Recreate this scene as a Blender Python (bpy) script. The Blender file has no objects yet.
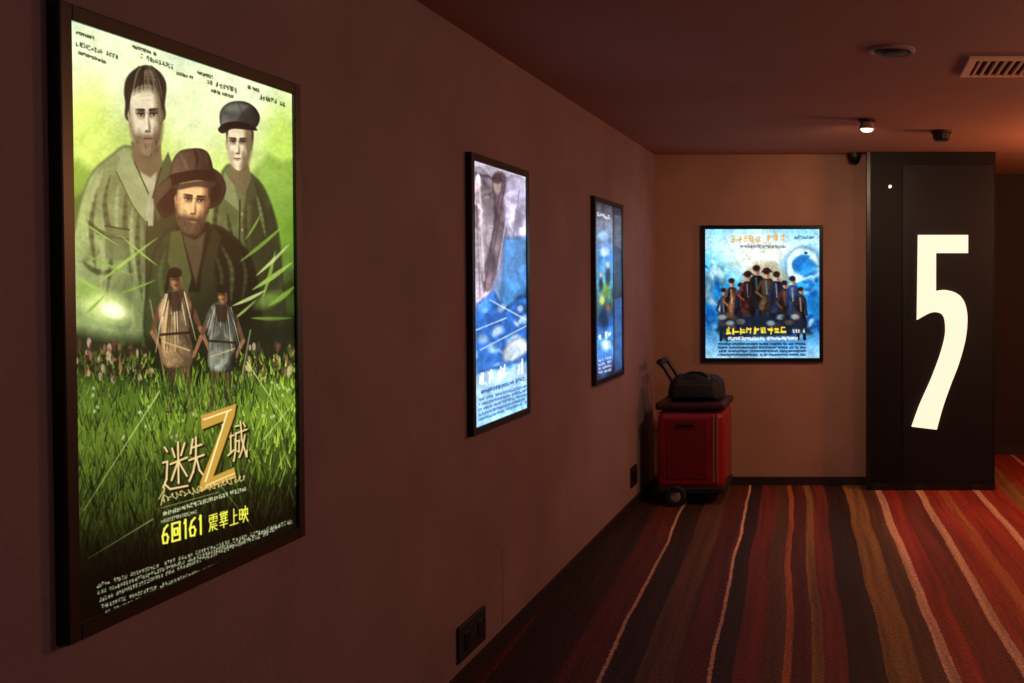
import bpy, bmesh, math, random
import numpy as np
from mathutils import Vector
random.seed(7); rng=np.random.RandomState(3)
S=bpy.context.scene
try:
    S.view_settings.view_transform='Standard'; S.view_settings.look='None'
except Exception as e: print(e)
EYE=1.47; D=1.4; CEIL=2.375; YB=7.18

# ------------------------------------------------------------ helpers
def lin(c):
    return tuple(((x/255)/12.92 if x/255<=0.04045 else ((x/255+0.055)/1.055)**2.4) for x in c)
def mat(name,col,rough=0.6,metal=0,emit=None,es=0,noise=None,bump=None,spec=0.5):
    m=bpy.data.materials.new(name); m.use_nodes=True; nt=m.node_tree; b=nt.nodes['Principled BSDF']
    b.inputs['Base Color'].default_value=(*lin(col),1); b.inputs['Roughness'].default_value=rough
    b.inputs['Metallic'].default_value=metal; b.inputs['Specular IOR Level'].default_value=spec
    if emit: 
        b.inputs['Emission Color'].default_value=(*lin(emit),1); b.inputs['Emission Strength'].default_value=es
    g=nt.nodes.new('ShaderNodeNewGeometry')
    if noise:
        n=nt.nodes.new('ShaderNodeTexNoise'); n.inputs['Scale'].default_value=noise[0]; n.inputs['Detail'].default_value=6
        nt.links.new(g.outputs['Position'],n.inputs['Vector'])
        r=nt.nodes.new('ShaderNodeValToRGB'); k=noise[1]
        r.color_ramp.elements[0].position=.3; r.color_ramp.elements[1].position=.7
        r.color_ramp.elements[0].color=(*[x*(1-k) for x in lin(col)],1); r.color_ramp.elements[1].color=(*[x*(1+k) for x in lin(col)],1)
        nt.links.new(n.outputs['Fac'],r.inputs['Fac']); nt.links.new(r.outputs['Color'],b.inputs['Base Color'])
    if bump:
        n=nt.nodes.new('ShaderNodeTexNoise'); n.inputs['Scale'].default_value=bump[0]; n.inputs['Detail'].default_value=4
        nt.links.new(g.outputs['Position'],n.inputs['Vector'])
        bp=nt.nodes.new('ShaderNodeBump'); bp.inputs['Strength'].default_value=bump[1]; bp.inputs['Distance'].default_value=.01
        nt.links.new(n.outputs['Fac'],bp.inputs['Height']); nt.links.new(bp.outputs['Normal'],b.inputs['Normal'])
    return m
def obj(name,me,m=None,parent=None):
    o=bpy.data.objects.new(name,me); S.collection.objects.link(o)
    if m: me.materials.append(m)
    if parent: o.parent=parent
    return o
def empty(name,loc=(0,0,0)):
    o=bpy.data.objects.new(name,None); S.collection.objects.link(o); o.location=loc; o.empty_display_size=.1; return o
def bm_box(bm,a,b,bev=0,seg=2):
    r=bmesh.ops.create_cube(bm,size=1)
    vs=r['verts']
    for v in vs:
        v.co=Vector(((a[i]+b[i])/2+v.co[i]*(b[i]-a[i]) for i in range(3)))
    if bev>0:
        es=list({e for v in vs for e in v.link_edges})
        bmesh.ops.bevel(bm,geom=es,offset=bev,segments=seg,profile=.5,affect='EDGES')
def finish(bm,name,m,parent=None,smooth=False):
    bmesh.ops.recalc_face_normals(bm,faces=bm.faces)
    me=bpy.data.meshes.new(name); bm.to_mesh(me); bm.free()
    o=obj(name,me,m,parent)
    if smooth:
        for p in me.polygons: p.use_smooth=True
    return o
def box(name,a,b,m,parent=None,bev=0):
    bm=bmesh.new(); bm_box(bm,a,b,bev); return finish(bm,name,m,parent)
def lathe(name,prof,m,loc=(0,0,0),axis='Z',parent=None,n=40):
    bm=bmesh.new(); rings=[]
    for r,z in prof:
        ring=[]
        for i in range(n):
            t=2*math.pi*i/n; p=(r*math.cos(t),r*math.sin(t),z)
            if axis=='Y': p=(p[0],p[2],p[1])
            if axis=='X': p=(p[2],p[0],p[1])
            ring.append(bm.verts.new((p[0]+loc[0],p[1]+loc[1],p[2]+loc[2])))
        rings.append(ring)
    for a,b in zip(rings,rings[1:]):
        for i in range(n): bm.faces.new((a[i],a[(i+1)%n],b[(i+1)%n],b[i]))
    bm.faces.new(rings[0]); bm.faces.new(rings[-1])
    return finish(bm,name,m,parent,smooth=False)
def tube(name,pts,r,m,parent=None,cyc=False):
    cu=bpy.data.curves.new(name,'CURVE'); cu.dimensions='3D'; cu.bevel_depth=r; cu.bevel_resolution=4; cu.use_fill_caps=True
    s=cu.splines.new('POLY'); s.points.add(len(pts)-1)
    for p,q in zip(s.points,pts): p.co=(*q,1)
    s.use_cyclic_u=cyc
    o=bpy.data.objects.new(name,cu); S.collection.objects.link(o); cu.materials.append(m)
    if parent:o.parent=parent
    return o
def smooth_pts(P,n=5):
    P=np.array(P,float);out=[];N=len(P)
    for i in range(N):
        p0,p1,p2,p3=P[i-1],P[i],P[(i+1)%N],P[(i+2)%N]
        for k in range(n):
            t=k/n
            out.append(.5*((2*p1)+(-p0+p2)*t+(2*p0-5*p1+4*p2-p3)*t*t+(-p0+3*p1-3*p2+p3)*t**3))
    return np.array(out)
def spline_open(P,n=6):
    P=[P[0]]+list(P)+[P[-1]]; P=np.array(P,float); out=[]
    for i in range(1,len(P)-2):
        p0,p1,p2,p3=P[i-1],P[i],P[i+1],P[i+2]
        for k in range(n):
            t=k/n
            out.append(tuple(.5*((2*p1)+(-p0+p2)*t+(2*p0-5*p1+4*p2-p3)*t*t+(-p0+3*p1-3*p2+p3)*t**3)))
    out.append(tuple(P[-1])); return out

# ------------------------------------------------------------ room materials
m_wallL=mat('plaster_mauve',(134,108,110),.7,noise=(3,.12),bump=(60,.25),spec=.35)
m_wallB=mat('plaster_tan',(160,122,102),.8,noise=(2.5,.1),bump=(60,.2),spec=.3)
m_ceil=mat('ceiling_paint',(158,116,102),.85,noise=(2,.06),bump=(90,.1),spec=.2)
m_dark=mat('dark_panel',(15,11,10),.55,noise=(4,.2),bump=(40,.1),spec=.2)
m_base=mat('skirting_dark',(34,24,22),.5,noise=(8,.15))
m_black=mat('black_metal',(14,13,14),.35,noise=(12,.2))
m_blackp=mat('black_plastic',(22,20,22),.5,noise=(15,.2))

def carpet():
    m=bpy.data.materials.new('striped_carpet'); m.use_nodes=True; nt=m.node_tree; N=nt.nodes; L=nt.links; b=N['Principled BSDF']
    b.inputs['Roughness'].default_value=.68; b.inputs['Specular IOR Level'].default_value=.35
    g=N.new('ShaderNodeNewGeometry'); sp=N.new('ShaderNodeSeparateXYZ'); L.new(g.outputs['Position'],sp.inputs[0])
    def mth(op,a,b_=None,c=None):
        n=N.new('ShaderNodeMath'); n.operation=op
        for i,v in enumerate((a,b_,c)):
            if v is None: continue
            if isinstance(v,(int,float)): n.inputs[i].default_value=v
            else: L.new(v,n.inputs[i])
        return n.outputs[0]
    u=mth('MULTIPLY_ADD',sp.outputs['Y'],.055,sp.outputs['X'])
    nz=N.new('ShaderNodeTexNoise'); nz.inputs['Scale'].default_value=1.3; nz.inputs['Detail'].default_value=2; L.new(g.outputs['Position'],nz.inputs['Vector'])
    w=mth('MULTIPLY_ADD',nz.outputs['Fac'],.05,-.025); u=mth('ADD',u,w)
    nf=N.new('ShaderNodeTexNoise'); nf.inputs['Scale'].default_value=70; nf.inputs['Detail'].default_value=2; L.new(g.outputs['Position'],nf.inputs['Vector'])
    w2=mth('MULTIPLY_ADD',nf.outputs['Fac'],.018,-.009); uu=mth('ADD',u,w2)
    f=mth('MULTIPLY_ADD',uu,.25,.375); f=mth('PINGPONG',f,1.0)
    cr=N.new('ShaderNodeValToRGB'); cr.color_ramp.interpolation='CONSTANT'
    MR=(98,40,32); RD=(160,54,36); BR=(102,64,42); OL=(148,104,56); OR=(186,100,56); CR=(218,168,138); DK=(56,29,25); ML=(124,48,36)
    st=[(-1.5,MR),(-1.15,DK),(-.9,MR),(-.74,CR),(-.722,DK),(-.6,BR),(-.46,MR),(-.34,CR),(-.322,DK),(-.24,ML),(-.13,BR),(-.05,OR),(-.025,MR),(.06,OL),(.10,ML),(.2,DK),(.34,OL),(.46,BR),(.56,CR),(.60,RD),(.70,ML),(.84,CR),(.885,RD),(1.0,OR),(1.05,RD),(1.25,CR),(1.29,RD),(1.45,OL),(1.58,RD),(1.8,CR),(1.84,ML),(2.1,OR)]
    el=cr.color_ramp.elements
    for i,(p,c) in enumerate(st):
        q=(p+1.5)/4
        if i==0: e=el[0]; e.position=0
        elif i==1: e=el[1]; e.position=q
        else: e=el.new(q)
        e.color=(*lin(c),1)
    L.new(f,cr.inputs['Fac'])
    cb=N.new('ShaderNodeCombineXYZ'); L.new(u,cb.inputs['X']); 
    ys=mth('MULTIPLY',sp.outputs['Y'],.03); L.new(ys,cb.inputs['Y'])
    n1=N.new('ShaderNodeTexNoise'); n1.inputs['Scale'].default_value=26; n1.inputs['Detail'].default_value=3; L.new(cb.outputs[0],n1.inputs['Vector'])
    m1=N.new('ShaderNodeMapRange'); m1.inputs['From Min'].default_value=.3; m1.inputs['From Max'].default_value=.7; m1.inputs['To Min'].default_value=.6; m1.inputs['To Max'].default_value=1.35
    L.new(n1.outputs['Fac'],m1.inputs['Value'])
    n2=N.new('ShaderNodeTexNoise'); n2.inputs['Scale'].default_value=60; n2.inputs['Detail'].default_value=6; L.new(g.outputs['Position'],n2.inputs['Vector'])
    n3=N.new('ShaderNodeMapRange'); n3.inputs['From Min'].default_value=.3; n3.inputs['From Max'].default_value=.7; n3.inputs['To Min'].default_value=.55; n3.inputs['To Max'].default_value=1.35
    L.new(n2.outputs['Fac'],n3.inputs['Value'])
    k=mth('MULTIPLY',m1.outputs[0],n3.outputs[0]); k=mth('MULTIPLY',k,.82)
    vm=N.new('ShaderNodeVectorMath'); vm.operation='SCALE'; L.new(cr.outputs['Color'],vm.inputs[0]); L.new(k,vm.inputs['Scale'])
    L.new(vm.outputs[0],b.inputs['Base Color'])
    bp=N.new('ShaderNodeBump'); bp.inputs['Strength'].default_value=.5; bp.inputs['Distance'].default_value=.01; L.new(n2.outputs['Fac'],bp.inputs['Height']); L.new(bp.outputs['Normal'],b.inputs['Normal'])
    return m

# ------------------------------------------------------------ room shell
XR=3.4; YN=-1.6; YA=8.45
PX0,PX1,PY0=.115,1.02,7.02   # pier
box('floor',(-D-.1,YN-.1,-.1),(XR+.1,YA+.1,0),carpet())
box('ceiling',(-D-.1,YN-.1,CEIL),(XR+.1,YA+.1,CEIL+.1),m_ceil)
box('wall_left',(-D-.1,YN-.1,0),(-D,YB+.1,CEIL),m_wallL)
box('wall_back',(-D,YB,0),(PX0,YB+.1,CEIL),m_wallB)
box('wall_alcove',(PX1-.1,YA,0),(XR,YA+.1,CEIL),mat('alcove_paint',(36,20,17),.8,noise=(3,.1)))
box('wall_right',(XR,YN,0),(XR+.1,YA,CEIL),m_wallL)
box('wall_front',(-D,YN-.1,0),(XR,YN,CEIL),m_wallL)
box('baseboard_left',(-D,YN,0),(-D+.012,YB,.07),m_base)
box('baseboard_back',(-D+.012,YB-.012,0),(PX0,YB,.06),m_base)
box('baseboard_alcove',(PX1,YA-.012,0),(XR,YA,.08),m_base)

# auditorium entrance pier with number 5
pier=empty('auditorium_number_pier',(0,0,0))
box('pier_core',(PX0,PY0,0),(PX1,YA,CEIL),m_dark,pier)
box('left_trim',(PX0,PY0-.012,0),(PX0+.03,PY0,CEIL),m_black,pier,.003)
box('face_panel',(.37,PY0-.006,.0),(1.0,PY0,CEIL-.09),mat('face_black',(14,10,9),.5,noise=(5,.2),spec=.3),pier,.002)
box('plinth',(PX0,PY0-.026,0),(PX1,PY0-.006,.05),m_black,pier)
FS=(PY0-.04)/1000
outer=spline_open([(936,291),(945,290),(955,292.5),(962,298),(966,307),(967.5,320),(965.5,340),(959,364),(951,385),(943,408),(937,430)])
inner=spline_open([(912,427),(920,405),(931,380),(940,356),(945,337),(945.5,325),(943.5,316),(938,312.5),(930,313),(917,320)])
five=[(918,235),(968,235),(968,253),(936,253)]+outer+inner
bm=bmesh.new()
fr=[bm.verts.new(((x-850)*FS,PY0-.045,EYE-(y-281)*FS)) for x,y in five]
f=bm.faces.new(fr); r=bmesh.ops.extrude_face_region(bm,geom=[f])
for v in r['geom']:
    if isinstance(v,bmesh.types.BMVert): v.co.y+=.038
finish(bm,'number_five',mat('sign_white',(60,55,50),.5,emit=(255,222,192),es=1.3,noise=(5,.02)),pier)
lathe('indicator_led',[(.011,0),(.011,.02),(.008,.026)],mat('led',(255,240,230),.5,emit=(255,225,210),es=1.2),(.28,PY0-.026,2.13),'Y',pier,16)

# ------------------------------------------------------------ painter
def h2(ix,iy,seed):
    n=(ix.astype(np.int64)*374761393+iy.astype(np.int64)*668265263+seed*982451653)&0x7fffffff
    n=((n^(n>>13))*1274126177)&0x7fffffff
    return ((n^(n>>16))&0xffff)/65535.0
def vn(x,y,seed):
    ix=np.floor(x);iy=np.floor(y);fx=x-ix;fy=y-iy;fx=fx*fx*(3-2*fx);fy=fy*fy*(3-2*fy)
    a=h2(ix,iy,seed);b=h2(ix+1,iy,seed);c=h2(ix,iy+1,seed);d=h2(ix+1,iy+1,seed)
    return (a*(1-fx)+b*fx)*(1-fy)+(c*(1-fx)+d*fx)*fy
def fbm(x,y,seed=1,o=4):
    s=0;a=.5;t=0
    for i in range(o): s=s+a*vn(x*2**i,y*2**i,seed+i);t+=a;a*=.5
    return s/t
class Art:
    def __init__(s,PX,PY,U,V):
        s.X=PX;s.Y=PY;s.U=U;s.V=V;s.C=np.zeros(PX.shape+(3,))
        s.F=fbm(PX/9+fbm(PX/18,PY/18,71,3)*4,PY/26,72,3)
    def sl(s,x0,y0,x1,y1):
        c=np.where((s.X[0]>=x0)&(s.X[0]<=x1))[0]
        if len(c)==0: return None
        c0,c1=c[0],c[-1]+1
        sub=s.Y[:,[c0,(c0+c1)//2 if (c0+c1)//2<c1 else c0,c1-1]]
        r=np.where(((sub>=y0)&(sub<=y1)).any(axis=1))[0]
        if len(r)==0: return None
        return slice(r[0],r[-1]+1),slice(c0,c1)
    def mix(s,sl,a,col):
        col=np.array(col,float)
        s.C[sl]=s.C[sl]*(1-a[...,None])+col*a[...,None]
    def poly(s,P,col,soft=1.2,op=1,sm=False,tex=0.,lit=0.):
        P=smooth_pts(P) if sm else np.array(P,float)
        m=soft+1; sl=s.sl(P[:,0].min()-m,P[:,1].min()-m,P[:,0].max()+m,P[:,1].max()+m)
        if sl is None:return
        x=s.X[sl];y=s.Y[sl];ins=np.zeros(x.shape,bool);d=np.full(x.shape,1e9)
        for i in range(len(P)):
            ax,ay=P[i-1];bx,by=P[i]
            if ay!=by: ins^=((ay>y)!=(by>y))&(x<(bx-ax)*(y-ay)/(by-ay)+ax)
            ex,ey=bx-ax,by-ay;l=ex*ex+ey*ey+1e-9
            t=np.clip(((x-ax)*ex+(y-ay)*ey)/l,0,1);d=np.minimum(d,np.hypot(x-ax-t*ex,y-ay-t*ey))
        sd=np.where(ins,-d,d); a=np.clip(.5-sd/soft,0,1)*op
        if tex or lit:
            x0,x1=P[:,0].min(),P[:,0].max(); k=1+tex*(s.F[sl]-.5)*3+lit*(.5-(x-x0)/(x1-x0+1e-6))*1.4
            k=k*np.clip(.6+np.where(ins,d,0)/8,0,1)
            col=np.array(col,float)[None,None,:]*np.clip(k,.12,1.9)[...,None]
        s.mix(sl,a,col)
    def ell(s,cx,cy,rx,ry,col,soft=.15,op=1,rot=0):
        R=max(rx,ry)*(1+soft)+1; sl=s.sl(cx-R,cy-R,cx+R,cy+R)
        if sl is None:return
        x=s.X[sl]-cx;y=s.Y[sl]-cy;c,n=math.cos(rot),math.sin(rot)
        q=np.sqrt(((x*c+y*n)/rx)**2+((-x*n+y*c)/ry)**2)
        s.mix(sl,np.clip(.5+(1-q)/max(soft,.02)/1.0,0,1)*op,col)
    def line(s,p,q,w,col,op=1,w2=None,soft=.9):
        w2=w if w2 is None else w2; m=max(w,w2)+1
        sl=s.sl(min(p[0],q[0])-m,min(p[1],q[1])-m,max(p[0],q[0])+m,max(p[1],q[1])+m)
        if sl is None:return
        x=s.X[sl];y=s.Y[sl];ex,ey=q[0]-p[0],q[1]-p[1];l=ex*ex+ey*ey+1e-9
        t=np.clip(((x-p[0])*ex+(y-p[1])*ey)/l,0,1);d=np.hypot(x-p[0]-t*ex,y-p[1]-t*ey)
        s.mix(sl,np.clip(.5+((w+(w2-w)*t)/2-d)/soft,0,1)*op,col)
    def pl(s,P,w,col,op=1):
        for a,b in zip(P,P[1:]): s.line(a,b,w,col,op)
    def fold(s,P,w,col,op=.5,soft=2.5):
        P=spline_open(P,4); n=len(P)-1
        for i,(a,b) in enumerate(zip(P,P[1:])):
            ww=w*math.sin(math.pi*(i+.5)/n)+.3; s.line(a,b,ww,col,op,None,soft)
    def glyph(s,o,r,d,strokes,w,col,op=1):
        for st in strokes:
            P=[(o[0]+r[0]*a+d[0]*b,o[1]+r[1]*a+d[1]*b) for a,b in st]; s.pl(P,w,col,op)
    def rglyph(s,o,r,d,w,col,op=1,n=5):
        st=[]
        for k in range(n):
            if random.random()<.55: y=random.random(); a=random.random()*.4; st.append([(a,y),(min(1,a+.4+random.random()*.5),y)])
            else: x=random.random(); a=random.random()*.4; st.append([(x,a),(x+random.uniform(-.15,.15),min(1,a+.4+random.random()*.5))])
        s.glyph(o,r,d,st,w,col,op)
    def textrow(s,p,q,h,col,op=1,w=.8,n=None,gap=.25,asp=.6):
        L=math.hypot(q[0]-p[0],q[1]-p[1]); n=n or int(L/(h*asp))
        for i in range(n):
            if random.random()<.08: continue
            t=i/n; o=(p[0]+(q[0]-p[0])*t,p[1]+(q[1]-p[1])*t); r=((q[0]-p[0])/n*(1-gap),(q[1]-p[1])/n*(1-gap))
            s.rglyph(o,r,(0,h),w,col,op,4)
    def grad(s,T,stops):
        xs=[a for a,_ in stops]
        return np.stack([np.interp(T,xs,[c[i] for _,c in stops]) for i in range(3)],-1)
    def grain(s,a1=.35,s1=9,a2=.25,s2=2.2):
        k=1+a1*(fbm(s.X/s1,s.Y/s1,81,4)-.5)+a2*(fbm(s.X/s2,s.Y/s2,82,2)-.5); s.C*=k[...,None]
    def face(s,cx,cy,w,h,skin,shade,hair,beard=None,look=0.,bop=.8,tilt=0.):
        ct,st=math.cos(tilt),math.sin(tilt)
        def T(a,b): 
            x,y=a*w,b*h; return (cx+x*ct-y*st,cy+x*st+y*ct)
        P=lambda L:[T(a,b) for a,b in L]
        hi=tuple(min(255,c*1.14) for c in skin); dk=tuple(c*.4 for c in shade); mid=tuple((a+b)/2 for a,b in zip(skin,shade))
        def E(a,b,rx,ry,c,soft,op): p=T(a,b); s.ell(p[0],p[1],rx*w,ry*h,c,soft,op,tilt)
        def Ln(a,b,wd,c,op=1,w2=None): s.line(T(*a),T(*b),wd,c,op,w2,1.1)
        if look>-.2: s.poly(P([(-1.1,-.1),(-1.0,-.24),(-.86,.2),(-.98,.22)]),mid,1)
        if look<.2: s.poly(P([(1.1,-.1),(1.0,-.24),(.86,.2),(.98,.22)]),shade,1)
        s.poly(P([(-.86,-.6),(-.55,-1),(.55,-1),(.86,-.6),(.92,-.05),(.82,.42),(.5,.84),(.14,1.02),(-.2,1.0),(-.56,.8),(-.84,.42),(-.92,-.05)]),skin,1.6,1,True)
        s.poly(P([(.42+look,-.95),(.7,-1),(1,-.5),(1,.3),(.6,.95),(.2+look*.5,1.05),(.3+look,.72),(.6+look*.6,.3),(.48+look,-.1),(.55+look,-.4)]),shade,w*.35,.88,True)
        s.poly(P([(-.95,-.3),(-.8,-.3),(-.66,.3),(-.4,.75),(-.3,1.0),(-.6,.85),(-.9,.4)]),mid,w*.25,.7,True)
        E(look*.5,-.95,.85,.22,shade,.9,.6)
        for k in (-.62,-.5): Ln((look-.35,k),(look+.3,k-.01),.7,mid,.5)
        E(-.45+look*.5,.42,.14,.22,mid,.9,.65); E(.45+look*.9,.42,.14,.22,shade,.9,.6)
        for sx in(-1,1):
            ex=look+sx*.39
            E(ex,-.17,.27,.09,dk,.95,.75); E(ex-sx*.18,-.1,.1,.09,dk,.9,.6); E(ex,-.03,.2,.06,mid,.9,.7)
            E(ex,-.1,.16,.04,(214,204,184),.5,.55); E(ex+.02,-.105,.07,.045,(22,16,12),.4,.95)
            Ln((ex-.19,-.13),(ex+.19,-.13),max(.9,h*.03),(20,14,10),.95); Ln((ex-.15,-.055),(ex+.15,-.055),.7,shade,.8)
            Ln((ex-sx*.2,-.235),(ex+sx*.28,-.26),max(1.3,h*.07),hair,.95,.9)
            E(ex-.02,.17,.2,.1,hi,.95,.5 if sx<0 else .1)
        s.poly(P([(look+.04,-.15),(look+.12,.1),(look+.2,.3),(look+.05,.35)]),shade,w*.16,.9)
        Ln((look-.03,-.12),(look-.03,.26),w*.11,hi,.6)
        E(look-.08,.345,.06,.03,dk,.6,.9); E(look+.1,.345,.06,.03,dk,.6,.9); E(look+.01,.37,.2,.03,shade,.8,.8)
        if beard is not None:
            s.poly(P([(-.92,.12),(-.76,.4),(-.3,.44),(look,.42),(.32,.44),(.72,.4),(.93,.12),(.88,.55),(.55,.95),(.1,1.13),(-.25,1.1),(-.6,.88),(-.88,.5)]),beard,w*.32,bop,True)
            for k in range(int(w*2.2)):
                a=random.uniform(-.8,.85); b=random.uniform(.5,1.0)
                if abs(a)*.9+b<1.45: Ln((a,b),(a*.95,b+.1),.7,random.choice([tuple(v*.5 for v in beard),tuple(min(255,v*1.6) for v in beard)]),.5)
            E(look,.63,.22,.045,tuple(c*.7 for c in skin),.8,.6)
        Ln((look-.24,.56),(look+.24,.56),1.2,(60,30,24),.9)
        E(look,.62,.18,.035,(150,92,78),.8,.6)

m_post=bpy.data.materials.new('backlit_print'); m_post.use_nodes=True
nt=m_post.node_tree; b=nt.nodes['Principled BSDF']; at=nt.nodes.new('ShaderNodeAttribute'); at.attribute_name='ink'
b.inputs['Base Color'].default_value=(.005,.005,.005,1); b.inputs['Roughness'].default_value=.3; b.inputs['Specular IOR Level'].default_value=.2
nt.links.new(at.outputs['Color'],b.inputs['Emission Color']); b.inputs['Emission Strength'].default_value=1.2

def lightbox(h0,h1,z0,z1,paint,nx,nz,wall='left',fw=.028,dp=.025,sat=1.12):
    root=empty('movie_poster_lightbox')
    def T(h,d,z):  # h: along wall, d: proud of wall
        return (-D+d,h,z) if wall=='left' else (h,YB-d,z)
    bm=bmesh.new()
    def bx(ha,hb,da,db,za,zb,bev=.002):
        A=T(ha,da,za);B=T(hb,db,zb); bm_box(bm,[min(a,b) for a,b in zip(A,B)],[max(a,b) for a,b in zip(A,B)],bev,1)
    bx(h0,h0+fw,0,dp,z0,z1); bx(h1-fw,h1,0,dp,z0,z1); bx(h0+fw,h1-fw,0,dp,z0,z0+fw); bx(h0+fw,h1-fw,0,dp,z1-fw,z1)
    finish(bm,'frame',m_black,root)
    bm=bmesh.new(); bx(h0+fw,h1-fw,0,dp*.3,z0+fw,z1-fw,0); finish(bm,'back_box',m_blackp,root)
    a0,a1,b0,b1=h0+fw*.95,h1-fw*.95,z0+fw*.95,z1-fw*.95; pd=dp*.7
    hs=np.linspace(a0,a1,nx); zs=np.linspace(b1,b0,nz); H,Z=np.meshgrid(hs,zs)
    if wall=='left': PX=850-(D-pd)*1000/H; PY=281+(EYE-Z)*1000/H
    else: PX=850+H*1000/(YB-pd); PY=281+(EYE-Z)*1000/(YB-pd)
    U=(H-a0)/(a1-a0); V=(b1-Z)/(b1-b0)
    A=Art(PX,PY,U,V); paint(A)
    g=A.C.mean(-1,keepdims=True); A.C=g+(A.C-g)*sat
    C=np.clip(A.C,0,255)/255; Cl=np.where(C<=.04045,C/12.92,((C+.055)/1.055)**2.4)
    co=np.zeros((nz,nx,3))
    if wall=='left': co[...,0]=-D+pd; co[...,1]=H; co[...,2]=Z
    else: co[...,0]=H; co[...,1]=YB-pd; co[...,2]=Z
    idx=np.arange(nz*nx).reshape(nz,nx)
    q=np.stack([idx[:-1,:-1],idx[1:,:-1],idx[1:,1:],idx[:-1,1:]],-1).reshape(-1,4)
    me=bpy.data.meshes.new('poster_print'); me.vertices.add(nx*nz); me.vertices.foreach_set('co',co.ravel())
    me.loops.add(q.size); me.loops.foreach_set('vertex_index',q.ravel().astype(np.int32))
    me.polygons.add(len(q)); me.polygons.foreach_set('loop_start',np.arange(0,q.size,4,dtype=np.int32))
    me.update(calc_edges=True)
    at=me.color_attributes.new('ink','FLOAT_COLOR','POINT')
    at.data.foreach_set('color',np.concatenate([Cl.reshape(-1,3),np.ones((nx*nz,1))],1).ravel())
    obj('poster_print',me,m_post,root)
    return root

# ---- strokes for lettering
G={'mi':[[(.1,.05),(.2,.15)],[(.02,.35),(.2,.35),(.16,.7),(.02,.85)],[(.1,.8),(.3,.92),(1,.95)],[(.4,.12),(.5,.3)],[(.9,.08),(.75,.3)],[(.32,.42),(1,.38)],[(.64,.02),(.64,.85)],[(.62,.42),(.36,.75)],[(.66,.42),(.98,.75)]],
'shi':[[(.3,.02),(.15,.35)],[(.2,.22),(.85,.2)],[(.05,.5),(.98,.46)],[(.5,.0),(.48,.5),(.3,.8),(.05,1)],[(.52,.5),(.7,.8),(1,.98)]],
'cheng':[[(0,.35),(.3,.33)],[(.15,.1),(.15,.75)],[(0,.8),(.32,.7)],[(.4,.3),(1,.27)],[(.42,.3),(.4,.7),(.3,.98)],[(.45,.5),(.6,.5),(.58,.78),(.5,.75)],[(.68,.03),(.74,.5),(.98,.95),(1,.8)],[(.9,.4),(.75,.75),(.6,.92)],[(.82,.08),(.92,.18)],[(.4,.12),(.6,.12)]],
'6':[[(.8,.05),(.4,.2),(.15,.6),(.25,.95),(.7,.97),(.85,.7),(.65,.5),(.2,.55)]],
'1':[[(.3,.2),(.55,.02),(.55,1)]],
'yue':[[(.1,.05),(.1,.98),(.9,.98),(.9,.05),(.1,.05)],[(.32,.35),(.68,.35),(.68,.68),(.32,.68),(.32,.35)]],
'zhen':[[(.05,.06),(.95,.04)],[(.5,.06),(.5,.4)],[(.08,.2),(.92,.18)],[(.08,.2),(.05,.38)],[(.92,.18),(.95,.36)],[(.25,.3),(.35,.3)],[(.65,.3),(.75,.3)],[(.1,.48),(.95,.46)],[(.2,.48),(.15,.8),(.02,.98)],[(.3,.62),(.8,.61)],[(.25,.75),(.95,.73)],[(.4,.75),(.4,.97)],[(.5,.75),(.7,.9),(.95,.98)]],
'han':[[(.05,.15),(.95,.13)],[(.2,.03),(.2,.3),(.45,.3),(.45,.03)],[(.6,.05),(.9,.3)],[(.9,.05),(.6,.3)],[(.15,.45),(.85,.43)],[(.05,.62),(.95,.6)],[(.3,.35),(.3,.62)],[(.7,.35),(.7,.62)],[(.1,.8),(.9,.78)],[(.5,.6),(.5,.98)]],
'shang':[[(.5,.05),(.5,.95)],[(.5,.45),(.85,.43)],[(.05,.95),(.98,.93)]],
'ying':[[(.05,.2),(.05,.75),(.35,.75),(.35,.2),(.05,.2)],[(.05,.47),(.35,.47)],[(.5,.25),(.95,.23)],[(.5,.25),(.5,.55)],[(.95,.23),(.95,.55)],[(.42,.55),(1,.53)],[(.72,.05),(.7,.6),(.45,.97)],[(.72,.6),(1,.97)]]}

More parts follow.
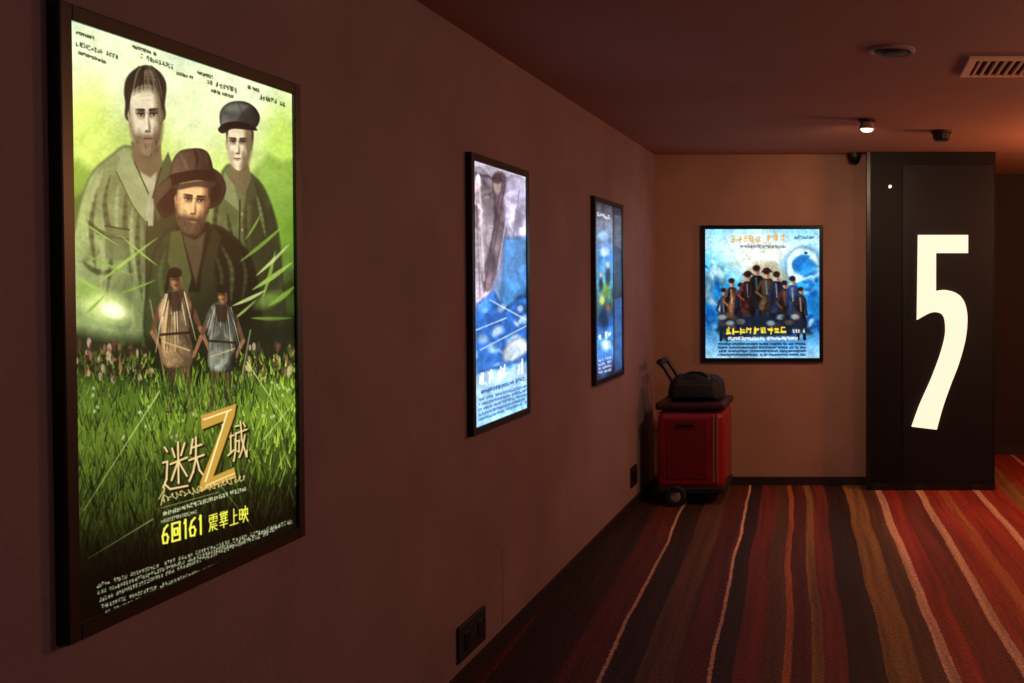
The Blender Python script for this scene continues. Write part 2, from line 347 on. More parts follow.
def paint1(A):
    n1=fbm(A.U*4,A.V*6,5,5); n2=fbm(A.U*14,A.V*20,9,4)
    A.C=A.grad(A.V+(n1-.5)*.1,[(0,(214,226,190)),(.08,(230,236,188)),(.18,(194,214,120)),(.28,(130,162,62)),(.38,(78,106,38)),(.5,(38,54,20)),(.58,(62,84,30)),(.7,(104,130,44)),(.8,(78,98,32)),(.9,(34,44,16)),(1,(12,16,7))])
    A.C*=(.92+.16*n2)[...,None]
    A.ell(100,70,40,45,(236,244,200),1,.75); A.ell(92,130,24,46,(212,232,116),1,.85)
    A.ell(235,92,60,28,(234,242,200),1,.8); A.ell(285,150,20,46,(178,210,84),1,.8)
    A.ell(285,225,16,34,(106,148,46),1,.7); A.ell(200,108,26,30,(226,236,184),1,.8)
    A.poly([(60,176),(80,160),(96,172),(112,166),(120,230),(60,240)],(112,148,52),10,.7)
    A.poly([(250,176),(270,154),(283,162),(296,158),(296,215),(250,215)],(116,150,62),6,.7); A.poly([(60,206),(80,196),(92,190),(100,200),(96,240),(60,244)],(66,98,34),6,.8)
    for k in range(90):
        x=random.uniform(76,295);y=random.uniform(232,340);A.ell(x,y,random.uniform(5,16),random.uniform(4,10),random.choice([(44,64,26),(84,116,44),(22,32,14),(60,86,32),(120,146,66),(18,26,10)]),1,.5,random.uniform(-.6,.6))
    # ---- man with flat cap (right, behind)
    A.poly([(231,164),(220,178),(207,206),(200,266),(215,350),(280,350),(281,250),(270,198),(253,174)],(80,90,52),3,1,True,.22,.6)
    A.poly([(254,180),(268,200),(280,250),(276,345),(250,330),(250,236)],(36,43,22),6,.8,True)
    for P_ in ([(222,190),(216,220),(218,256)],[(248,200),(246,230),(250,270)],[(262,200),(266,225),(262,262)],[(228,214),(232,240),(228,270)]): A.fold(P_,4,(30,36,18),.6)
    for P_ in ([(218,188),(211,214),(210,250)],[(258,196),(262,214),(266,236)]): A.fold(P_,3,(132,140,92),.5)
    A.poly([(232,164),(250,164),(253,182),(243,196),(230,182)],(106,94,66),2,1)
    A.poly([(226,172),(236,186),(241,212),(224,198)],(126,130,88),1.4,.95); A.poly([(254,174),(248,190),(244,212),(258,196)],(62,68,40),1.4,.95)
    A.line((241,200),(239,300),1.6,(22,26,14),.8)
    for y in (214,230,246): A.ell(243,y,1.3,1.6,(150,140,100),.4,.9)
    A.poly([(228,136),(229,120),(238,114),(252,116),(255.5,138),(250,148),(232,148)],(36,31,26),1.5,1,True)
    A.face(241,145,12.6,25,(224,208,172),(100,84,58),(36,30,24),None,-.12,tilt=.03)
    A.poly([(222,124),(223,111),(232,103),(246,102),(257,108),(262,118),(258,128),(250,130),(238,127),(227,129)],(60,62,56),1.3,1,True,.3,.8)
    A.poly([(220,130),(226,124),(240,122),(254,126),(259,131),(246,130),(234,129.5),(225,134)],(14,14,12),1.2,.97,True)
    A.poly([(228,110),(238,105),(250,107),(240,113)],(132,134,122),4,.5,True); A.line((240,103),(250,126),.8,(30,30,26),.6)
    # ---- long haired man (left, behind)
    A.poly([(132,146),(112,156),(90,178),(76,225),(64,300),(64,352),(150,352),(195,340),(188,210),(172,168)],(116,128,82),3,1,True,.2,.55)
    A.poly([(154,172),(176,180),(190,215),(190,330),(152,340),(147,240)],(40,50,26),7,.9,True)
    for P_ in ([(112,176),(106,205),(112,250),(106,300)],[(98,190),(92,225),(96,270)],[(128,190),(126,230),(132,280)],[(140,210),(138,250),(142,300)],[(88,220),(100,232),(116,236)],[(84,262),(98,272),(118,270)]): A.fold(P_,5,(44,54,28),.55)
    for P_ in ([(106,168),(96,190),(88,225)],[(120,186),(117,216),(121,250)],[(134,206),(132,240),(137,280)],[(100,240),(104,262),(100,290)]): A.fold(P_,4,(166,176,124),.5)
    A.poly([(133,142),(163,146),(164,172),(152,192),(136,170)],(108,94,66),2)
    A.poly([(142,172),(152,178),(158,172),(154,226),(147,226)],(180,176,142),2,.85)
    A.poly([(126,148),(136,162),(150,192),(146,222),(134,206),(118,172)],(144,152,106),1.6,1); A.line((136,162),(150,194),1.2,(34,40,22),.9); A.line((118,172),(134,206),1.2,(60,70,38),.8); A.line((134,206),(146,222),1.2,(60,70,38),.8)
    A.poly([(170,152),(162,168),(154,196),(158,222),(170,204),(178,176)],(72,80,48),1.6,1); A.line((163,168),(154,198),1.2,(24,28,16),.9)
    A.line((148,222),(146,320),1.8,(26,32,16),.8)
    A.poly([(106,226),(130,230),(130,262),(106,258)],(100,112,70),1.4,.8); A.line((106,226),(130,230),1.6,(44,52,28),.9); A.line((106,236),(130,240),1,(44,52,28),.7)
    A.poly([(131,122),(128,104),(130,86),(140,73),(156,71),(165,82),(167,102),(165,122)],(38,33,26),1.6,1,True)
    A.face(148,119,16.5,36,(224,210,178),(104,88,62),(30,24,20),(88,72,52),.1,.72,tilt=-.03)
    A.poly([(131,110),(127,96),(129,80),(138,70),(150,66),(162,72),(169,84),(168,100),(165,110),(163,98),(158,88),(150,85),(142,87),(136,91),(133,100)],(42,35,28),1.6,1,True)
    for k in range(26):
        t=k/25; x0=142+t*12; A.fold([(x0,68+random.uniform(-2,4)),((x0+130+t*38)/2+random.uniform(-2,2),76),(129+t*39,90+10*abs(t-.5)*2)],1.5,random.choice([(114,100,76),(22,18,14),(78,66,50)]),.6,.9)
    # ---- man with the wide brimmed hat (front)
    A.poly([(176,226),(158,244),(148,280),(146,345),(196,360),(256,345),(260,296),(250,256),(232,234),(212,224)],(36,44,24),3,1,True,.25,.6)
    A.poly([(210,230),(234,238),(252,262),(258,306),(240,344),(218,290)],(14,18,9),6,.85,True)
    for P_ in ([(166,250),(160,276),(164,310)],[(222,246),(232,270),(230,306)],[(176,256),(174,280),(180,306)]): A.fold(P_,4,(84,94,54),.5)
    for P_ in ([(242,256),(246,276),(242,300)],[(214,250),(222,276),(218,306)]): A.fold(P_,3,(60,70,38),.6)
    A.poly([(178,222),(210,222),(214,250),(200,292),(186,292),(174,252)],(22,22,14),2)
    A.poly([(182,234),(196,240),(206,232),(202,258),(196,284),(189,258)],(92,82,56),2.5,.75)
    A.poly([(172,232),(182,230),(192,276),(186,300),(168,262)],(76,84,46),1.5,.95); A.poly([(214,228),(222,236),(212,276),(200,302),(202,268)],(38,44,24),1.5,.95)
    A.line((182,230),(192,276),1,(20,24,12),.9)
    A.poly([(156,203),(158,190),(168,178),(186,168),(206,166),(220,172),(227,184),(226,196),(219,206),(206,210),(178,214),(164,218)],(38,29,23),1.3,1,True)
    A.poly([(160,203),(164,192),(176,182),(194,176),(210,176),(220,184),(222,194),(214,203),(178,211),(166,213)],(16,12,10),2.5,.9,True)
    A.poly([(176,206),(178,188),(193,180),(208,188),(210,204),(206,216),(180,216)],(26,20,16),1.5,1,True)
    A.face(193,203,16.3,30,(228,186,130),(108,70,44),(26,19,14),(60,48,36),.14,.82,tilt=.1)
    A.poly([(171,184),(173,164),(181,152),(192,149),(203,149),(211,155),(215,172),(213,182),(198,180),(184,182)],(66,53,41),1.4,1,True,.3,.9)
    A.poly([(170,186),(171,176),(184,172),(202,170),(214,173),(216,181),(202,180),(184,183)],(16,12,10),1,.97,True)
    A.poly([(156,206),(157,192),(167,180),(172,178),(172,188),(163,198)],(86,72,54),1.6,.75,True); A.poly([(172,187),(186,183),(204,181),(218,183),(212,188),(196,187),(180,190)],(52,42,32),1.6,.9,True)
    A.fold([(182,155),(186,162),(189,170)],3,(104,86,66),.6); A.fold([(196,150),(199,158),(198,168)],2.4,(26,20,16),.7)
    # ---- leaves and light
    A.ell(105,306,24,13,(212,228,140),.9,.95,.35); A.ell(112,310,13,7,(250,253,214),.8,.98,.3)
    A.ell(84,290,14,9,(140,170,80),.9,.7); A.ell(268,300,14,7,(134,168,72),.9,.6,-.4)
    def leaf(x,y,x2,y2,w,c):
        mx,my=(x+x2)/2,(y+y2)/2; dx,dy=x2-x,y2-y; L=math.hypot(dx,dy); nx_,ny_=-dy/L*w,dx/L*w
        A.poly([(x,y),(mx+nx_,my+ny_),(x2,y2),(mx-nx_*.4,my-ny_*.4)],c,1.3,.8,True)
    for (x,y,x2,y2,w) in [(158,238,98,284,2.2),(122,236,158,266,1.6),(252,290,293,262,3.4),(262,300,276,250,2.6),(232,306,266,290,2.6),(240,262,284,226,2.6),(268,306,295,286,3.6),(76,250,134,276,1.8),(250,318,292,318,2.6),(118,294,156,280,1.6),(78,218,120,246,1.3),(246,240,262,214,1.6),(230,322,256,300,1.8),(78,278,104,292,2),(256,276,290,244,2.4),(80,318,104,296,2)]:
        leaf(x,y,x2,y2,w,random.choice([(160,190,90),(128,162,64),(196,214,134)]))
    A.poly([(60,326),(120,340),(200,330),(310,318),(310,372),(200,392),(60,372)],(22,28,13),14,.88)
    for k in range(190):
        x=random.choice([random.uniform(76,150),random.uniform(244,296)]); y=random.uniform(342,378)
        A.ell(x,y,random.uniform(1,2.4),random.uniform(1.5,6),random.choice([(150,98,76),(80,54,42),(206,170,146),(40,36,22),(96,76,54),(60,84,36),(30,30,18)]),.5,.75)
    # meadow
    for k in range(3000):
        t=random.random(); x=random.uniform(70,300); y=354+t*225
        L=5+t*24; dk=1.04-.75*max(0,t-.38)/.62
        if x<140: dk*=.82-.25*t
        if x>230 and t<.6: dk*=1.2
        c=random.choice([(108,138,42),(88,118,32),(164,186,76),(48,68,20),(30,42,14),(140,160,50),(22,30,12)])
        A.line((x,y),(x+random.uniform(-L*.5,L*.5),y-L),random.uniform(.8,2),tuple(v*dk for v in c),.75,.3,.7)
    for k in range(30):
        x=random.uniform(85,290);y=random.uniform(378,440);A.ell(x,y,1.3,1.8,(220,220,176),.6,.6)
    # ---- two warriors
    def warrior(cx,top,sc,body,feather,fl):
        q=lambda L:[(cx+a*sc*fl,top+b*sc) for a,b in L]
        A.poly(q([(-8,76),(1,78),(0,100),(-3,126),(-10,126)]),(66,48,34),1.3,1); A.poly(q([(3,76),(11,74),(13,98),(15,124),(8,126)]),(84,62,42),1.3,1)
        A.line(*q([(-13,30),(-21,54)]),5.5*sc,(92,64,44),1,4); A.line(*q([(-21,54),(-12,72)]),4*sc,(134,96,66),1,3)
        A.line(*q([(14,30),(22,50)]),5.5*sc,(92,64,44),1,4); A.line(*q([(22,50),(30,70)]),4*sc,(134,96,66),1,3)
        A.poly(q([(-15,32),(-6,18),(8,16),(17,30),(14,50),(15,80),(2,86),(-12,82),(-13,52)]),body,1.5,1,True,.5,.6)
        for k in range(26):
            x=-15+k*1.2; A.line(*q([(x*.55,18),(x*1.2,44+random.uniform(-8,28))]),1.2*sc,random.choice([feather,tuple(v*.45 for v in feather),tuple(v*.6 for v in body),(34,25,18)]),.85,.5)
        A.poly(q([(-7,18),(8,16),(5,34),(-3,36)]),(44,30,21),2,.85)
        A.ell(cx+1*sc,top+8*sc,5*sc,8*sc,(158,112,76),.3); A.ell(cx+3*sc,top+10*sc,2.6*sc,6*sc,(76,50,33),.8,.8)
        A.line(*q([(-3,7),(4,7)]),1.3,(26,18,13),.8); A.line(*q([(-1,12),(3,12)]),.8,(60,30,22),.8)
        A.ell(cx,top+1*sc,6.4*sc,5*sc,(25,20,15),.3); A.line(*q([(-6,4),(-8,18)]),3*sc,(25,20,15),.9)
        A.line(*q([(-13,56),(13,54)]),2.4*sc,(38,26,18),.9); A.line(*q([(-12,62),(12,70)]),1.6*sc,(196,172,118),.7)
    A.line((150,300),(166,392),1.4,(150,130,90),.8); A.line((250,330),(238,392),1.2,(150,140,110),.8)
    warrior(175,272,1.12,(138,112,78),(224,206,164),1); warrior(222,288,.98,(100,102,88),(186,188,164),-1)
    for k in range(380):
        x=random.uniform(148,252); y=random.uniform(384,414); A.line((x,y),(x+random.uniform(-5,5),y-random.uniform(8,22)),1.4,random.choice([(92,120,38),(44,64,20),(124,148,54),(26,38,14)]),.8,.4,.7)
    for p,q in [((158,392),(80,512)),((246,362),(290,430)),((206,470),(262,545)),((262,440),(292,404)),((150,520),(84,560))]:
        A.line(p,q,1.4,(200,216,130),.75,.6)
    A.grain(.18,14,.12,2.2)
    a=np.clip((A.V-.84)/.12,0,1)*.75+np.clip((A.V-.62)/.3,0,1)*np.clip((.45-A.U)/.45,0,1)*.35
    a=a+.4*np.exp(-((A.X-200)/60)**2-((A.Y-480)/45)**2)
    A.C*=(1-np.clip(a,0,.88))[...,None]
    gold=(228,202,142)
    for off,c,w in ((1.3,(30,22,8),3.2),(0,gold,1.9)):
        A.glyph((160+off,446+off),(25,-7),(0,50),G['mi'],w,c); A.glyph((186+off,440+off),(16,-4),(0,42),G['shi'],w,c)
        A.glyph((226+off,424+off),(19,-5),(0,40),G['cheng'],w-.3,c)
    for off,c in ((1.6,(40,28,8)),(0,(186,148,66))):
        A.poly([(199+off,416+off),(235+off,404+off),(233+off,416+off),(211+off,477+off),(232+off,468+off),(234+off,478+off),(196+off,493+off),(198+off,482+off),(223+off,421+off),(200+off,430+off)],c,1)
    A.line((226,412),(203,482),1.6,(250,234,176),.9); A.line((202,420),(230,410),1.4,(250,236,180),.9); A.line((204,486),(232,474),1.2,(250,234,176),.8)
    pts=[]
    for i in range(90):
        t=i/89; env=1 if (t*9)%1<.8 else .2
        pts.append((159+t*84+1.6*math.sin(i*1.4), 500-t*22+env*3.0*math.sin(i*1.05+.8*math.sin(i*.37))))
    A.pl(pts,.9,(214,194,130),.85); A.pl([(156,500),(162,489),(158,506)],1,(214,194,130),.9); A.line((158,509),(216,493),.8,(206,184,120),.6)
    A.textrow((160,513),(244,487),4,(206,206,170),.75,.8); A.textrow((158,521),(196,510),3.5,(190,190,150),.65,.8)
    yel=(238,234,84)
    def gl(x,w,g,h=19,lw=2.0):
        o=(x,546-(x-158)*.27-h); A.glyph(o,(w,-w*.27),(0,h),G[g],lw,yel)
    gl(158,8,'6');gl(168,9.5,'yue');gl(180,4.5,'1');gl(185.5,8,'6');gl(195.5,4,'1')
    for x,g in ((206,'zhen'),(216.5,'han'),(226.8,'shang'),(236.5,'ying')): gl(x,8.6,g,17,1.2)
    for i in range(7):
        y=578+i*7; A.textrow((92+i*1.5,y+8),(290-(i%3)*12,y-58+i*-1.2),4,(188,192,154) if i<5 else (220,214,110),.6,.75,asp=.75)
    A.textrow((100,621),(130,611),8,(190,196,170),.7,.9); A.textrow((150,612),(200,592),6,(225,220,120),.75,1)
    dk=(40,46,30)
    for (p,q,h) in [((80,32),(98,38),3),((80,42),(122,56),5),((82,52),(110,62),3),((136,46),(160,54),3),((144,54),(180,67),5),((178,72),(196,77),3),((200,72),(216,77),3),((210,80),(240,89),5),((214,90),(236,96),3),((250,86),(262,90),3),((262,95),(288,103),5)]:
        A.textrow(p,q,h,dk,.8,.8)

def paint2(A):
    n=fbm(A.U*3,A.V*5,21,5); n2=fbm(A.U*8+n*3,A.V*12,33,4)
    A.C=A.grad(A.V+(n-.5)*.12,[(0,(206,196,212)),(.12,(184,170,186)),(.3,(150,132,148)),(.42,(150,154,190)),(.52,(104,160,218)),(.62,(78,140,214)),(.75,(110,172,234)),(.85,(190,224,248)),(1,(160,210,242))])
    A.C*=(.8+.4*n2)[...,None]
    A.poly([(474,176),(492,178),(500,190),(504,226),(490,296),(474,306)],(184,168,176),4,.9,True,.5)
    A.poly([(494,176),(508,180),(506,232),(490,290),(482,276),(494,228)],(98,78,86),3,.85,True,.5)
    A.poly([(508,178),(528,184),(528,236),(512,242),(504,214)],(196,188,216),3,.85,True,.4)
    for p,q,w,c in [((480,178),(484,280),2,(226,216,222)),((512,190),(498,270),1.6,(220,212,230)),((506,184),(494,250),1.2,(60,44,52)),((500,196),(484,292),1.2,(60,46,56)),((520,190),(514,236),1,(120,110,140)),((477,200),(480,296),1.4,(120,100,112)),((488,190),(486,260),1.2,(130,110,120))]: A.line(p,q,w,c,.6)
    A.ell(498,186,4,8,(206,180,170),.5,.7); A.ell(498,179,5,5,(60,44,46),.5,.8)
    A.poly([(504,238),(528,236),(528,300),(500,312)],(84,150,222),4,.85,False,.4)
    A.poly([(476,304),(494,290),(504,310),(526,290),(528,360),(476,374)],(50,108,200),3,.8,False,.5)
    for k in range(34):
        x=random.uniform(474,526);y=random.uniform(300,368);A.ell(x,y,random.uniform(2,6),random.uniform(1.5,5),random.choice([(220,236,250),(60,130,216),(150,204,244),(34,86,170),(190,206,236)]),.9,.7,random.uniform(-1,1))
    A.poly([(502,352),(512,340),(524,338),(528,350),(516,360),(504,362)],(232,242,252),3,.9,True,.3)
    for p,q in [((476,330),(506,318)),((480,350),(526,326)),((490,300),(526,320))]: A.line(p,q,1.4,(226,240,252),.7)
    A.grain(.3,8,.2,2)
    A.textrow((479,372),(526,358),14,(250,252,255),1,1.5,n=6)
    A.textrow((480,391),(524,377),3.5,(40,90,150),.8,.8)
    for i in range(5): A.textrow((478,399+i*5),(526,385+i*4),2.6,(50,100,160),.55,.7)
    A.textrow((476,172),(506,180),3,(60,50,70),.7,.7); A.ell(479,178,2,4,(250,250,255),.5,.9)

def paint3(A):
    n=fbm(A.U*4,A.V*7,41,5); 
    A.C=A.grad(A.V+(n-.5)*.1,[(0,(40,40,50)),(.1,(120,124,142)),(.2,(96,112,144)),(.32,(74,138,210)),(.45,(96,170,212)),(.55,(64,98,84)),(.68,(44,90,158)),(.8,(84,158,225)),(.92,(64,96,160)),(1,(34,36,50))])
    A.C*=(.65+.8*fbm(A.U*10,A.V*16,44,4))[...,None]
    for c,x,y,rx,ry in [((226,220,130),602,300,2.5,5),((230,240,250),605,252,4,4),((110,144,52),606,290,4,8),((20,34,60),603,318,5,10),((24,26,36),608,276,2.5,9),((24,26,36),601,284,2,7),((235,190,150),608,265,1.6,3),((235,190,150),601,275,1.4,2.4),((235,240,255),606,345,5,5),((230,80,60),608,308,1.4,3),((170,215,250),604,236,6,5)]:
        A.ell(x,y,rx,ry,c,.9,.85)
    A.poly([(613.5,198),(624,198),(624,384),(613.5,384)],(40,42,56),.8,.78)  # reflection on the glossy right half, painted into the print
    A.poly([(615,215),(624,217),(624,250),(615,246)],(110,114,130),2,.6)
    A.poly([(614.5,300),(624,296),(624,366),(614.5,372)],(66,106,170),2,.7)
    A.grain(.4,6,.3,2)
    A.textrow((598,334),(612,330),7,(240,246,255),1,1.1,n=4); A.textrow((598,212),(611,216),4,(230,234,240),.8,.8)
    for i in range(4): A.textrow((598,360+i*4),(611,356+i*4),2.4,(220,228,240),.5,.7)
    A.line((613.4,200),(613.4,382),.8,(16,16,22),.9)

def paint4(A):
    n=fbm(A.U*4,A.V*4,51,5); n2=fbm(A.U*9+n*4,A.V*9,55,4)
    A.C=A.grad(A.V+(n-.5)*.16,[(0,(150,216,242)),(.12,(194,234,244)),(.3,(104,200,238)),(.5,(40,138,208)),(.66,(30,108,174)),(.75,(34,88,140)),(.85,(90,154,202)),(1,(160,208,234))])
    A.C*=(.78+.44*n2)[...,None]
    A.ell(760,258,34,22,(244,242,226),1,.85)
    for k in range(70):
        side=random.choice([0,1]); x=random.uniform(702,726) if side==0 else random.uniform(794,820); y=random.uniform(262,335)
        A.ell(x,y,random.uniform(2,9),random.uniform(1.2,3),random.choice([(226,242,250),(16,80,156),(110,200,238),(12,60,128),(60,156,216)]),.95,.65,random.uniform(-1,1)+(.6 if side==0 else -.6))
    A.ell(801,262,17,13,(40,130,204),.7,.9,-.5)
    A.poly([(786,270),(788,256),(798,247),(810,248),(818,256),(818,266),(811,260),(802,258),(795,264),(796,272),(804,277),(796,282),(788,278)],(210,236,248),2.4,.9,True,.3)
    A.poly([(792,262),(800,255),(810,256),(804,263),(800,270),(794,270)],(30,110,186),2,.85,True)
    A.ell(806,253,1.8,1.4,(14,50,100),.5,.9); A.line((790,284),(812,276),2,(226,244,252),.7); A.line((788,246),(780,252),2,(226,244,252),.6)
    A.poly([(704,300),(708,272),(716,264),(726,274),(722,286),(716,278),(712,292),(718,306)],(190,228,244),3.5,.75,True,.5)
    A.poly([(740,300),(744,272),(756,262),(772,262),(786,272),(794,300)],(168,138,100),6,.6)
    xs=[(724,292,.8,1),(732,283,.95,1),(741,287,.85,-1),(748,277,1.1,1),(757,271,1.15,-1),(767,274,1.2,1),(777,277,1.1,-1),(785,285,.9,1),(793,281,1.0,-1),(801,291,.8,1)]
    cols=[(44,40,52),(92,60,44),(24,30,50),(86,40,34),(26,24,26),(70,54,40),(30,40,66),(60,40,34),(36,50,80),(36,30,34)]
    A.poly([(718,330),(722,300),(740,290),(760,284),(780,288),(800,296),(806,330)],(26,28,40),4,.8,False,.5)
    for i,(x,y,s_,fl) in enumerate(xs):
        col=cols[i]
        A.line((x-2*s_,y+26),(x-4*s_,y+48),4*s_,tuple(v*.55 for v in col)); A.line((x+2*s_,y+26),(x+4.5*s_,y+48),4*s_,tuple(v*.5 for v in col))
        A.poly([(x-5*s_,y+7),(x,y+4),(x+5*s_,y+7),(x+5*s_,y+20),(x+6.5*s_,y+36),(x-6.5*s_,y+36),(x-4.5*s_,y+20)],col,1.5,1,True,.8,.6)
        A.line((x-5*s_*fl,y+8),(x-9*s_*fl,y+18),2.4,col); A.line((x-9*s_*fl,y+18),(x-4*s_*fl,y+23),2,tuple(min(255,v*1.4) for v in col)); A.line((x+5*s_*fl,y+8),(x+7*s_*fl,y+24),2.2,col)
        A.ell(x,y,2.5*s_,3.8*s_,(200,158,126),.4); A.ell(x+1.2,y+1,1.4,3,(120,78,56),.7,.7)
        A.ell(x-.5,y-2.4*s_,3.3*s_,2.8*s_,(34,24,20),.5)
        if i in(3,5): A.poly([(x-6,y-1.5),(x,y-6.5),(x+6,y-1.5),(x,y-3)],(40,28,24),1,1,True)
        A.line((x-1,y+7),(x,y+20),1.3,random.choice([(200,180,150),(130,60,46),(120,140,170)]),.6)
    A.poly([(714,330),(724,320),(745,316),(786,316),(806,322),(812,334),(724,340)],(20,30,46),4,.85)
    for k in range(22): A.ell(random.uniform(720,804),random.uniform(314,328),4,2.5,random.choice([(60,50,44),(96,78,56),(16,20,30),(180,200,214)]),.8,.7)
    A.grain(.35,6,.25,1.8)
    A.textrow((726,327),(788,327),7,(244,216,70),1,1.3,n=9); A.textrow((790,329),(806,329),4,(230,230,240),.8,.8)
    A.textrow((728,337),(798,337),3,(240,244,250),.8,.8)
    for i in range(4): A.textrow((718,343+i*3.6),(806,343+i*3.6),2,(24,50,84),.6,.7)
    A.textrow((731,236),(786,234),7,(222,160,80),.85,1.2,n=9); A.textrow((740,245),(786,245),3,(110,100,110),.7,.7)
    A.textrow((794,236),(814,236),3,(50,90,130),.6,.7)

lightbox(1.75,2.514,.826,1.96,paint1,420,900,sat=1.08)
lightbox(3.646,4.297,.90,1.94,paint2,140,460)
lightbox(5.405,6.084,.90,1.93,paint3,90,300)
lightbox(-1.063,-.192,.89,1.868,paint4,280,310,'back')

# ------------------------------------------------------------ ceiling fixtures
m_white=mat('offwhite_enamel',(150,120,105),.5,noise=(20,.05))
def disc():
    r=empty('round_ceiling_diffuser')
    x,y=.165,3.93
    lathe('rim',[(.092,CEIL-.0),(.092,CEIL-.008),(.082,CEIL-.014),(.070,CEIL-.008),(.070,CEIL-.002)],m_white,(x,y,0),'Z',r)
    lathe('cone',[(.062,CEIL-.002),(.062,CEIL-.012),(.04,CEIL-.02),(.02,CEIL-.022)],m_blackp,(x,y,0),'Z',r)
disc()
def spot():
    r=empty('ceiling_spotlight'); x,y=.095,5.62
    lathe('mount',[(.05,CEIL),(.05,CEIL-.01),(.046,CEIL-.014)],m_blackp,(x,y,0),'Z',r)
    lathe('can',[(.03,CEIL-.012),(.038,CEIL-.02),(.044,CEIL-.05),(.046,CEIL-.055),(.040,CEIL-.055),(.036,CEIL-.04)],m_white,(x,y,0),'Z',r)
    lathe('bulb',[(.034,CEIL-.042),(.034,CEIL-.060),(.024,CEIL-.068),(.01,CEIL-.07)],mat('bulb_glow',(255,230,200),.4,emit=(255,215,170),es=5.0),(x,y,0),'Z',r,24)
spot()
def det():
    r=empty('smoke_detector'); x,y=.55,6.05
    lathe('base',[(.062,CEIL),(.062,CEIL-.016),(.055,CEIL-.02)],m_blackp,(x,y,0),'Z',r)
    lathe('head',[(.052,CEIL-.02),(.05,CEIL-.05),(.038,CEIL-.062),(.01,CEIL-.064)],m_black,(x,y,0),'Z',r)
det()
def cam():
    r=empty('dome_security_camera'); x,y=.03,7.1
    lathe('collar',[(.05,CEIL),(.05,CEIL-.03),(.045,CEIL-.036)],m_blackp,(x,y,0),'Z',r)
    lathe('dome',[(.042,CEIL-.036),(.041,CEIL-.05),(.034,CEIL-.066),(.02,CEIL-.077),(.004,CEIL-.08)],mat('smoked_dome',(8,8,10),.08),(x,y,0),'Z',r)
cam()
def vent():
    r=empty('air_vent'); x0,x1,y0,y1=.48,1.25,4.04,4.40
    bm=bmesh.new(); z0,z1=CEIL-.014,CEIL
    for a,b_ in (((x0,y0),(x1,y0+.035)),((x0,y1-.035),(x1,y1)),((x0,y0+.035),(x0+.035,y1-.035)),((x1-.035,y0+.035),(x1,y1-.035))): bm_box(bm,(*a,z0),(*b_,z1),.002,1)
    finish(bm,'vent_frame',mat('vent_beige',(240,188,140),.5,noise=(10,.05)),r)
    box('vent_throat',(x0+.035,y0+.035,CEIL-.003),(x1-.035,y1-.035,CEIL),mat('throat_black',(8,7,7),.8,noise=(5,.1)),r)
    bm=bmesh.new(); n=20
    for i in range(n):
        x=x0+.05+i*(x1-x0-.09)/n
        bm_box(bm,(x,y0+.035,CEIL-.014),(x+.009,y1-.035,CEIL-.003))
    finish(bm,'vent_slats',bpy.data.materials['vent_beige'],r)
vent()

# ------------------------------------------------------------ wall sockets and access hatch
def socket(y,z,w,h):
    r=empty('wall_socket')
    bm=bmesh.new(); bm_box(bm,(-D,y-w/2,z-h/2),(-D+.012,y+w/2,z+h/2),.004,2); finish(bm,'plate',m_blackp,r)
    bm=bmesh.new()
    for dy in (-w*.25,w*.25):
        bm_box(bm,(-D+.012,y+dy-.022,z-.03),(-D+.015,y+dy+.022,z+.03),.001,1)
    finish(bm,'outlets',m_black,r)
socket(6.42,.215,.16,.13); socket(3.66,.17,.26,.13)
hh=empty('access_hatch'); 
bm=bmesh.new(); bm_box(bm,(-D,4.0,.09),(-D+.002,4.55,.40),.0008,1); finish(bm,'hatch_door',m_wallL,hh)

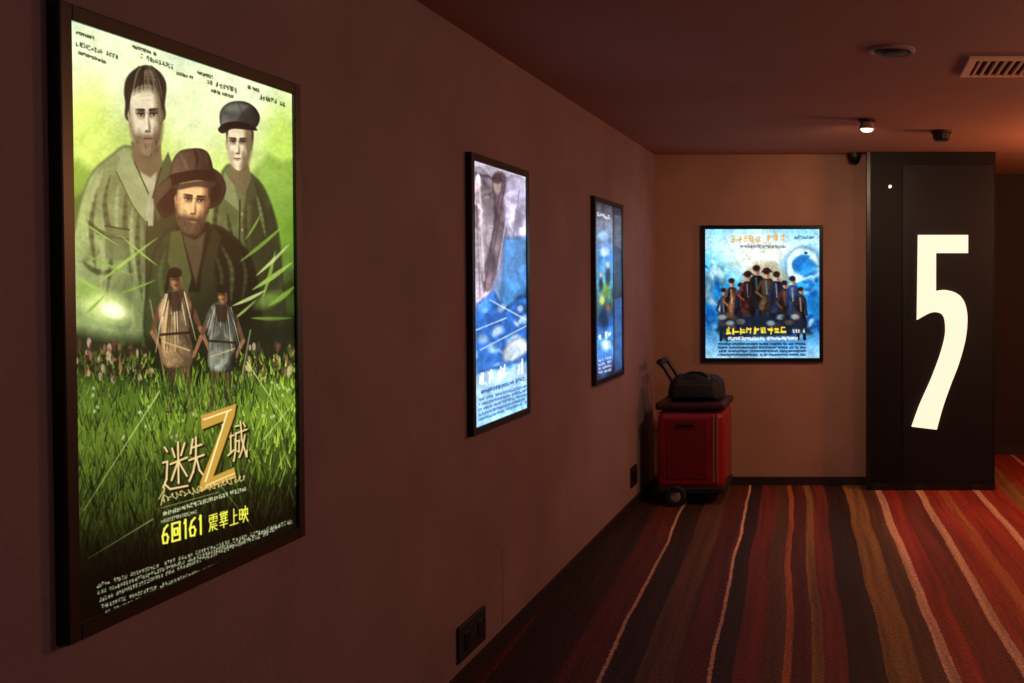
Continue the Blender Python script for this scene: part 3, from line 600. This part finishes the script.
# ------------------------------------------------------------ trolley with bag
def trolley():
    r=empty('service_trolley'); x0,x1,y0,y1=-1.265,-.825,6.52,6.98
    red=mat('maroon_enamel',(134,20,26),.35,noise=(6,.2)); 
    box('cabinet_body',(x0,y0,.10),(x1,y1,.62),red,r,.045)
    bm=bmesh.new(); bm_box(bm,(x0-.010,y0-.010,.625),(x1+.010,y1+.010,.675),.018,3); finish(bm,'lid',mat('dark_maroon_lid',(50,12,16),.45,noise=(8,.2)),r)
    bm=bmesh.new(); bm_box(bm,(x0-.006,y0-.006,.075),(x1+.006,y1+.006,.12),.01,2); finish(bm,'base_bumper',m_blackp,r)
    bm=bmesh.new(); bm_box(bm,(x0+.06,y0-.006,.17),(x1-.10,y0+.01,.57),.006,2); finish(bm,'front_panel',mat('maroon_panel',(104,14,20),.4,noise=(6,.15)),r)
    bm=bmesh.new(); bm_box(bm,(x1-.075,y0-.006,.15),(x1-.062,y0+.005,.6),.002,1); bm_box(bm,(x1-.05,y0-.004,.15),(x1-.04,y0+.005,.6),.002,1)
    finish(bm,'highlight_strips',mat('steel_and_highlight',(150,110,100),.4,.6,noise=(9,.1)),r)  # pale strips stand in for vertical highlights on the body's right side
    bm=bmesh.new(); bm_box(bm,(x0+.13,y0-.02,.52),(x0+.25,y0-.004,.535),.003,1); finish(bm,'latch',m_black,r)
    tyre=mat('rubber',(16,14,14),.7,noise=(20,.2)); hub=mat('hub_grey',(140,126,118),.5,.1,noise=(20,.1))
    k=0
    for x,y in ((x0+.13,y0-.03),(x1-.1,y0+.08),(x0+.13,y1-.07),(x1-.1,y1-.05)):
        k+=1; R=.068 if k in(1,3) else .045
        lathe('tyre_%d'%k,[(R*.6,-.016),(R-.006,-.016),(R,-.010),(R,.010),(R-.006,.016),(R*.6,.016)],tyre,(x,y,R),'Y',r,32)
        lathe('hub_%d'%k,[(R*.26,-.019),(R*.5,-.016),(R*.5,.016),(R*.26,.019)],hub if k==1 else m_blackp,(x,y,R),'Y',r,24)
        bm=bmesh.new(); bm_box(bm,(x-.015,y+.02,R),(x+.015,y+.026,.11),.002,1); bm_box(bm,(x-.02,y-.03,.1),(x+.02,y+.03,.108))
        finish(bm,'fork_%d'%k,m_black,r)
    tube('push_handle',[(x0+.17,y0+.12,.67),(x0+.03,y0+.10,.90),(x0+.0,y0+.10,.93),(x0+.0,y0+.34,.93),(x0+.03,y0+.34,.90),(x0+.17,y0+.34,.67)],.014,m_black,r)
    tube('handle_grip',[(x0+.0,y0+.12,.93),(x0+.0,y0+.32,.93)],.022,m_black,r)
    return x0,x1,y0,y1
x0,x1,y0,y1=trolley()
def bag():
    r=empty('tool_bag'); m=mat('black_canvas',(12,11,13),.75,noise=(30,.25),bump=(150,.4))
    bm=bmesh.new(); a=(x0+.06,y0+.06,.676); c=(x0+.41,y0+.36,.835)
    bm_box(bm,a,c,0); bmesh.ops.subdivide_edges(bm,edges=bm.edges,cuts=5,use_grid_fill=True)
    cx,cy,cz=[(p+q)/2 for p,q in zip(a,c)]
    for v in bm.verts:
        t=(v.co.z-a[2])/(c[2]-a[2]); k=1-.14*t**3
        v.co.x=cx+(v.co.x-cx)*k; v.co.y=cy+(v.co.y-cy)*(k-.1*t)
        v.co.z+= .012*math.sin(v.co.x*37)*t
    bmesh.ops.bevel(bm,geom=[e for e in bm.edges if e.calc_face_angle(0)>.9],offset=.02,segments=3,affect='EDGES')
    finish(bm,'bag_body',m,r,True)
    bm=bmesh.new(); bm_box(bm,(a[0]+.04,a[1]-.022,.70),(c[0]-.04,a[1]+.01,.79),.012,3); finish(bm,'front_pocket',m,r,True)
    tube('carry_strap',[(cx-.09,a[1]+.05,.80),(cx-.07,a[1]+.06,.84),(cx-.03,a[1]+.07,.862),(cx+.04,a[1]+.07,.86),(cx+.08,a[1]+.06,.84),(cx+.10,a[1]+.05,.80)],.009,m_black,r)
    tube('zip',[(cx-.11,cy,.845),(cx,cy,.85),(cx+.11,cy,.842)],.004,bpy.data.materials['steel_and_highlight'],r)
bag()

# ------------------------------------------------------------ lights
def spotl(name,loc,rot,e,col,ang,blend=.8,rad=.04):
    l=bpy.data.lights.new(name,'SPOT'); l.energy=e; l.color=col; l.spot_size=ang; l.spot_blend=blend; l.shadow_soft_size=rad
    o=bpy.data.objects.new(name,l); S.collection.objects.link(o); o.location=loc; o.rotation_euler=rot; return o
spotl('spot_beam',(.095,5.62,CEIL-.09),(math.radians(40),0,math.radians(14)),46,(1,.64,.42),math.radians(150),1)
def globe(x,y,z,e,col,em,es):
    r=empty('unseen_globe_lamp')  # globes hang out of view; the pale ones are added as fill
    R=.09; prof=[(max(.004,R*math.sin(math.pi*i/16)),z-R*math.cos(math.pi*i/16)) for i in range(17)]
    lathe('glass_globe',prof,mat('globe_glass',(255,220,200),.4,emit=em,es=es),(x,y,0),'Z',r,32)
    lathe('stem',[(.008,z+R),(.008,CEIL-.02),(.05,CEIL-.01),(.05,CEIL)],m_black,(x,y,0),'Z',r,24)
    l=bpy.data.lights.new('unseen_globe_light','POINT'); l.energy=e; l.color=col; l.shadow_soft_size=.16
    o=bpy.data.objects.new('unseen_globe_light',l); S.collection.objects.link(o); o.location=(x,y,z)
globe(1.95,6.1,1.95,118,(1,.37,.14),(255,120,70),4)
globe(2.1,3.4,1.95,44,(1,.70,.58),(255,190,170),3)  # fill lamp added out of view to lift left wall and ceiling
globe(1.6,.3,1.95,17,(1,.80,.78),(255,200,190),3)  # weaker fill lamp, added near the camera for the near wall
w=bpy.data.worlds.new('World'); S.world=w; w.use_nodes=True; w.node_tree.nodes['Background'].inputs[0].default_value=(.02,.015,.015,1); w.node_tree.nodes['Background'].inputs[1].default_value=.3

# ------------------------------------------------------------ camera
c=bpy.data.cameras.new('camera'); c.sensor_width=36; c.lens=1000/1024*36; c.clip_start=.01
p=math.atan(20/1000); c.shift_x=-338/1024; c.shift_y=-(60.5-20)/1024
o=bpy.data.objects.new('camera',c); S.collection.objects.link(o); o.location=(0,0,EYE); o.rotation_euler=(math.pi/2-p,0,0); S.camera=o
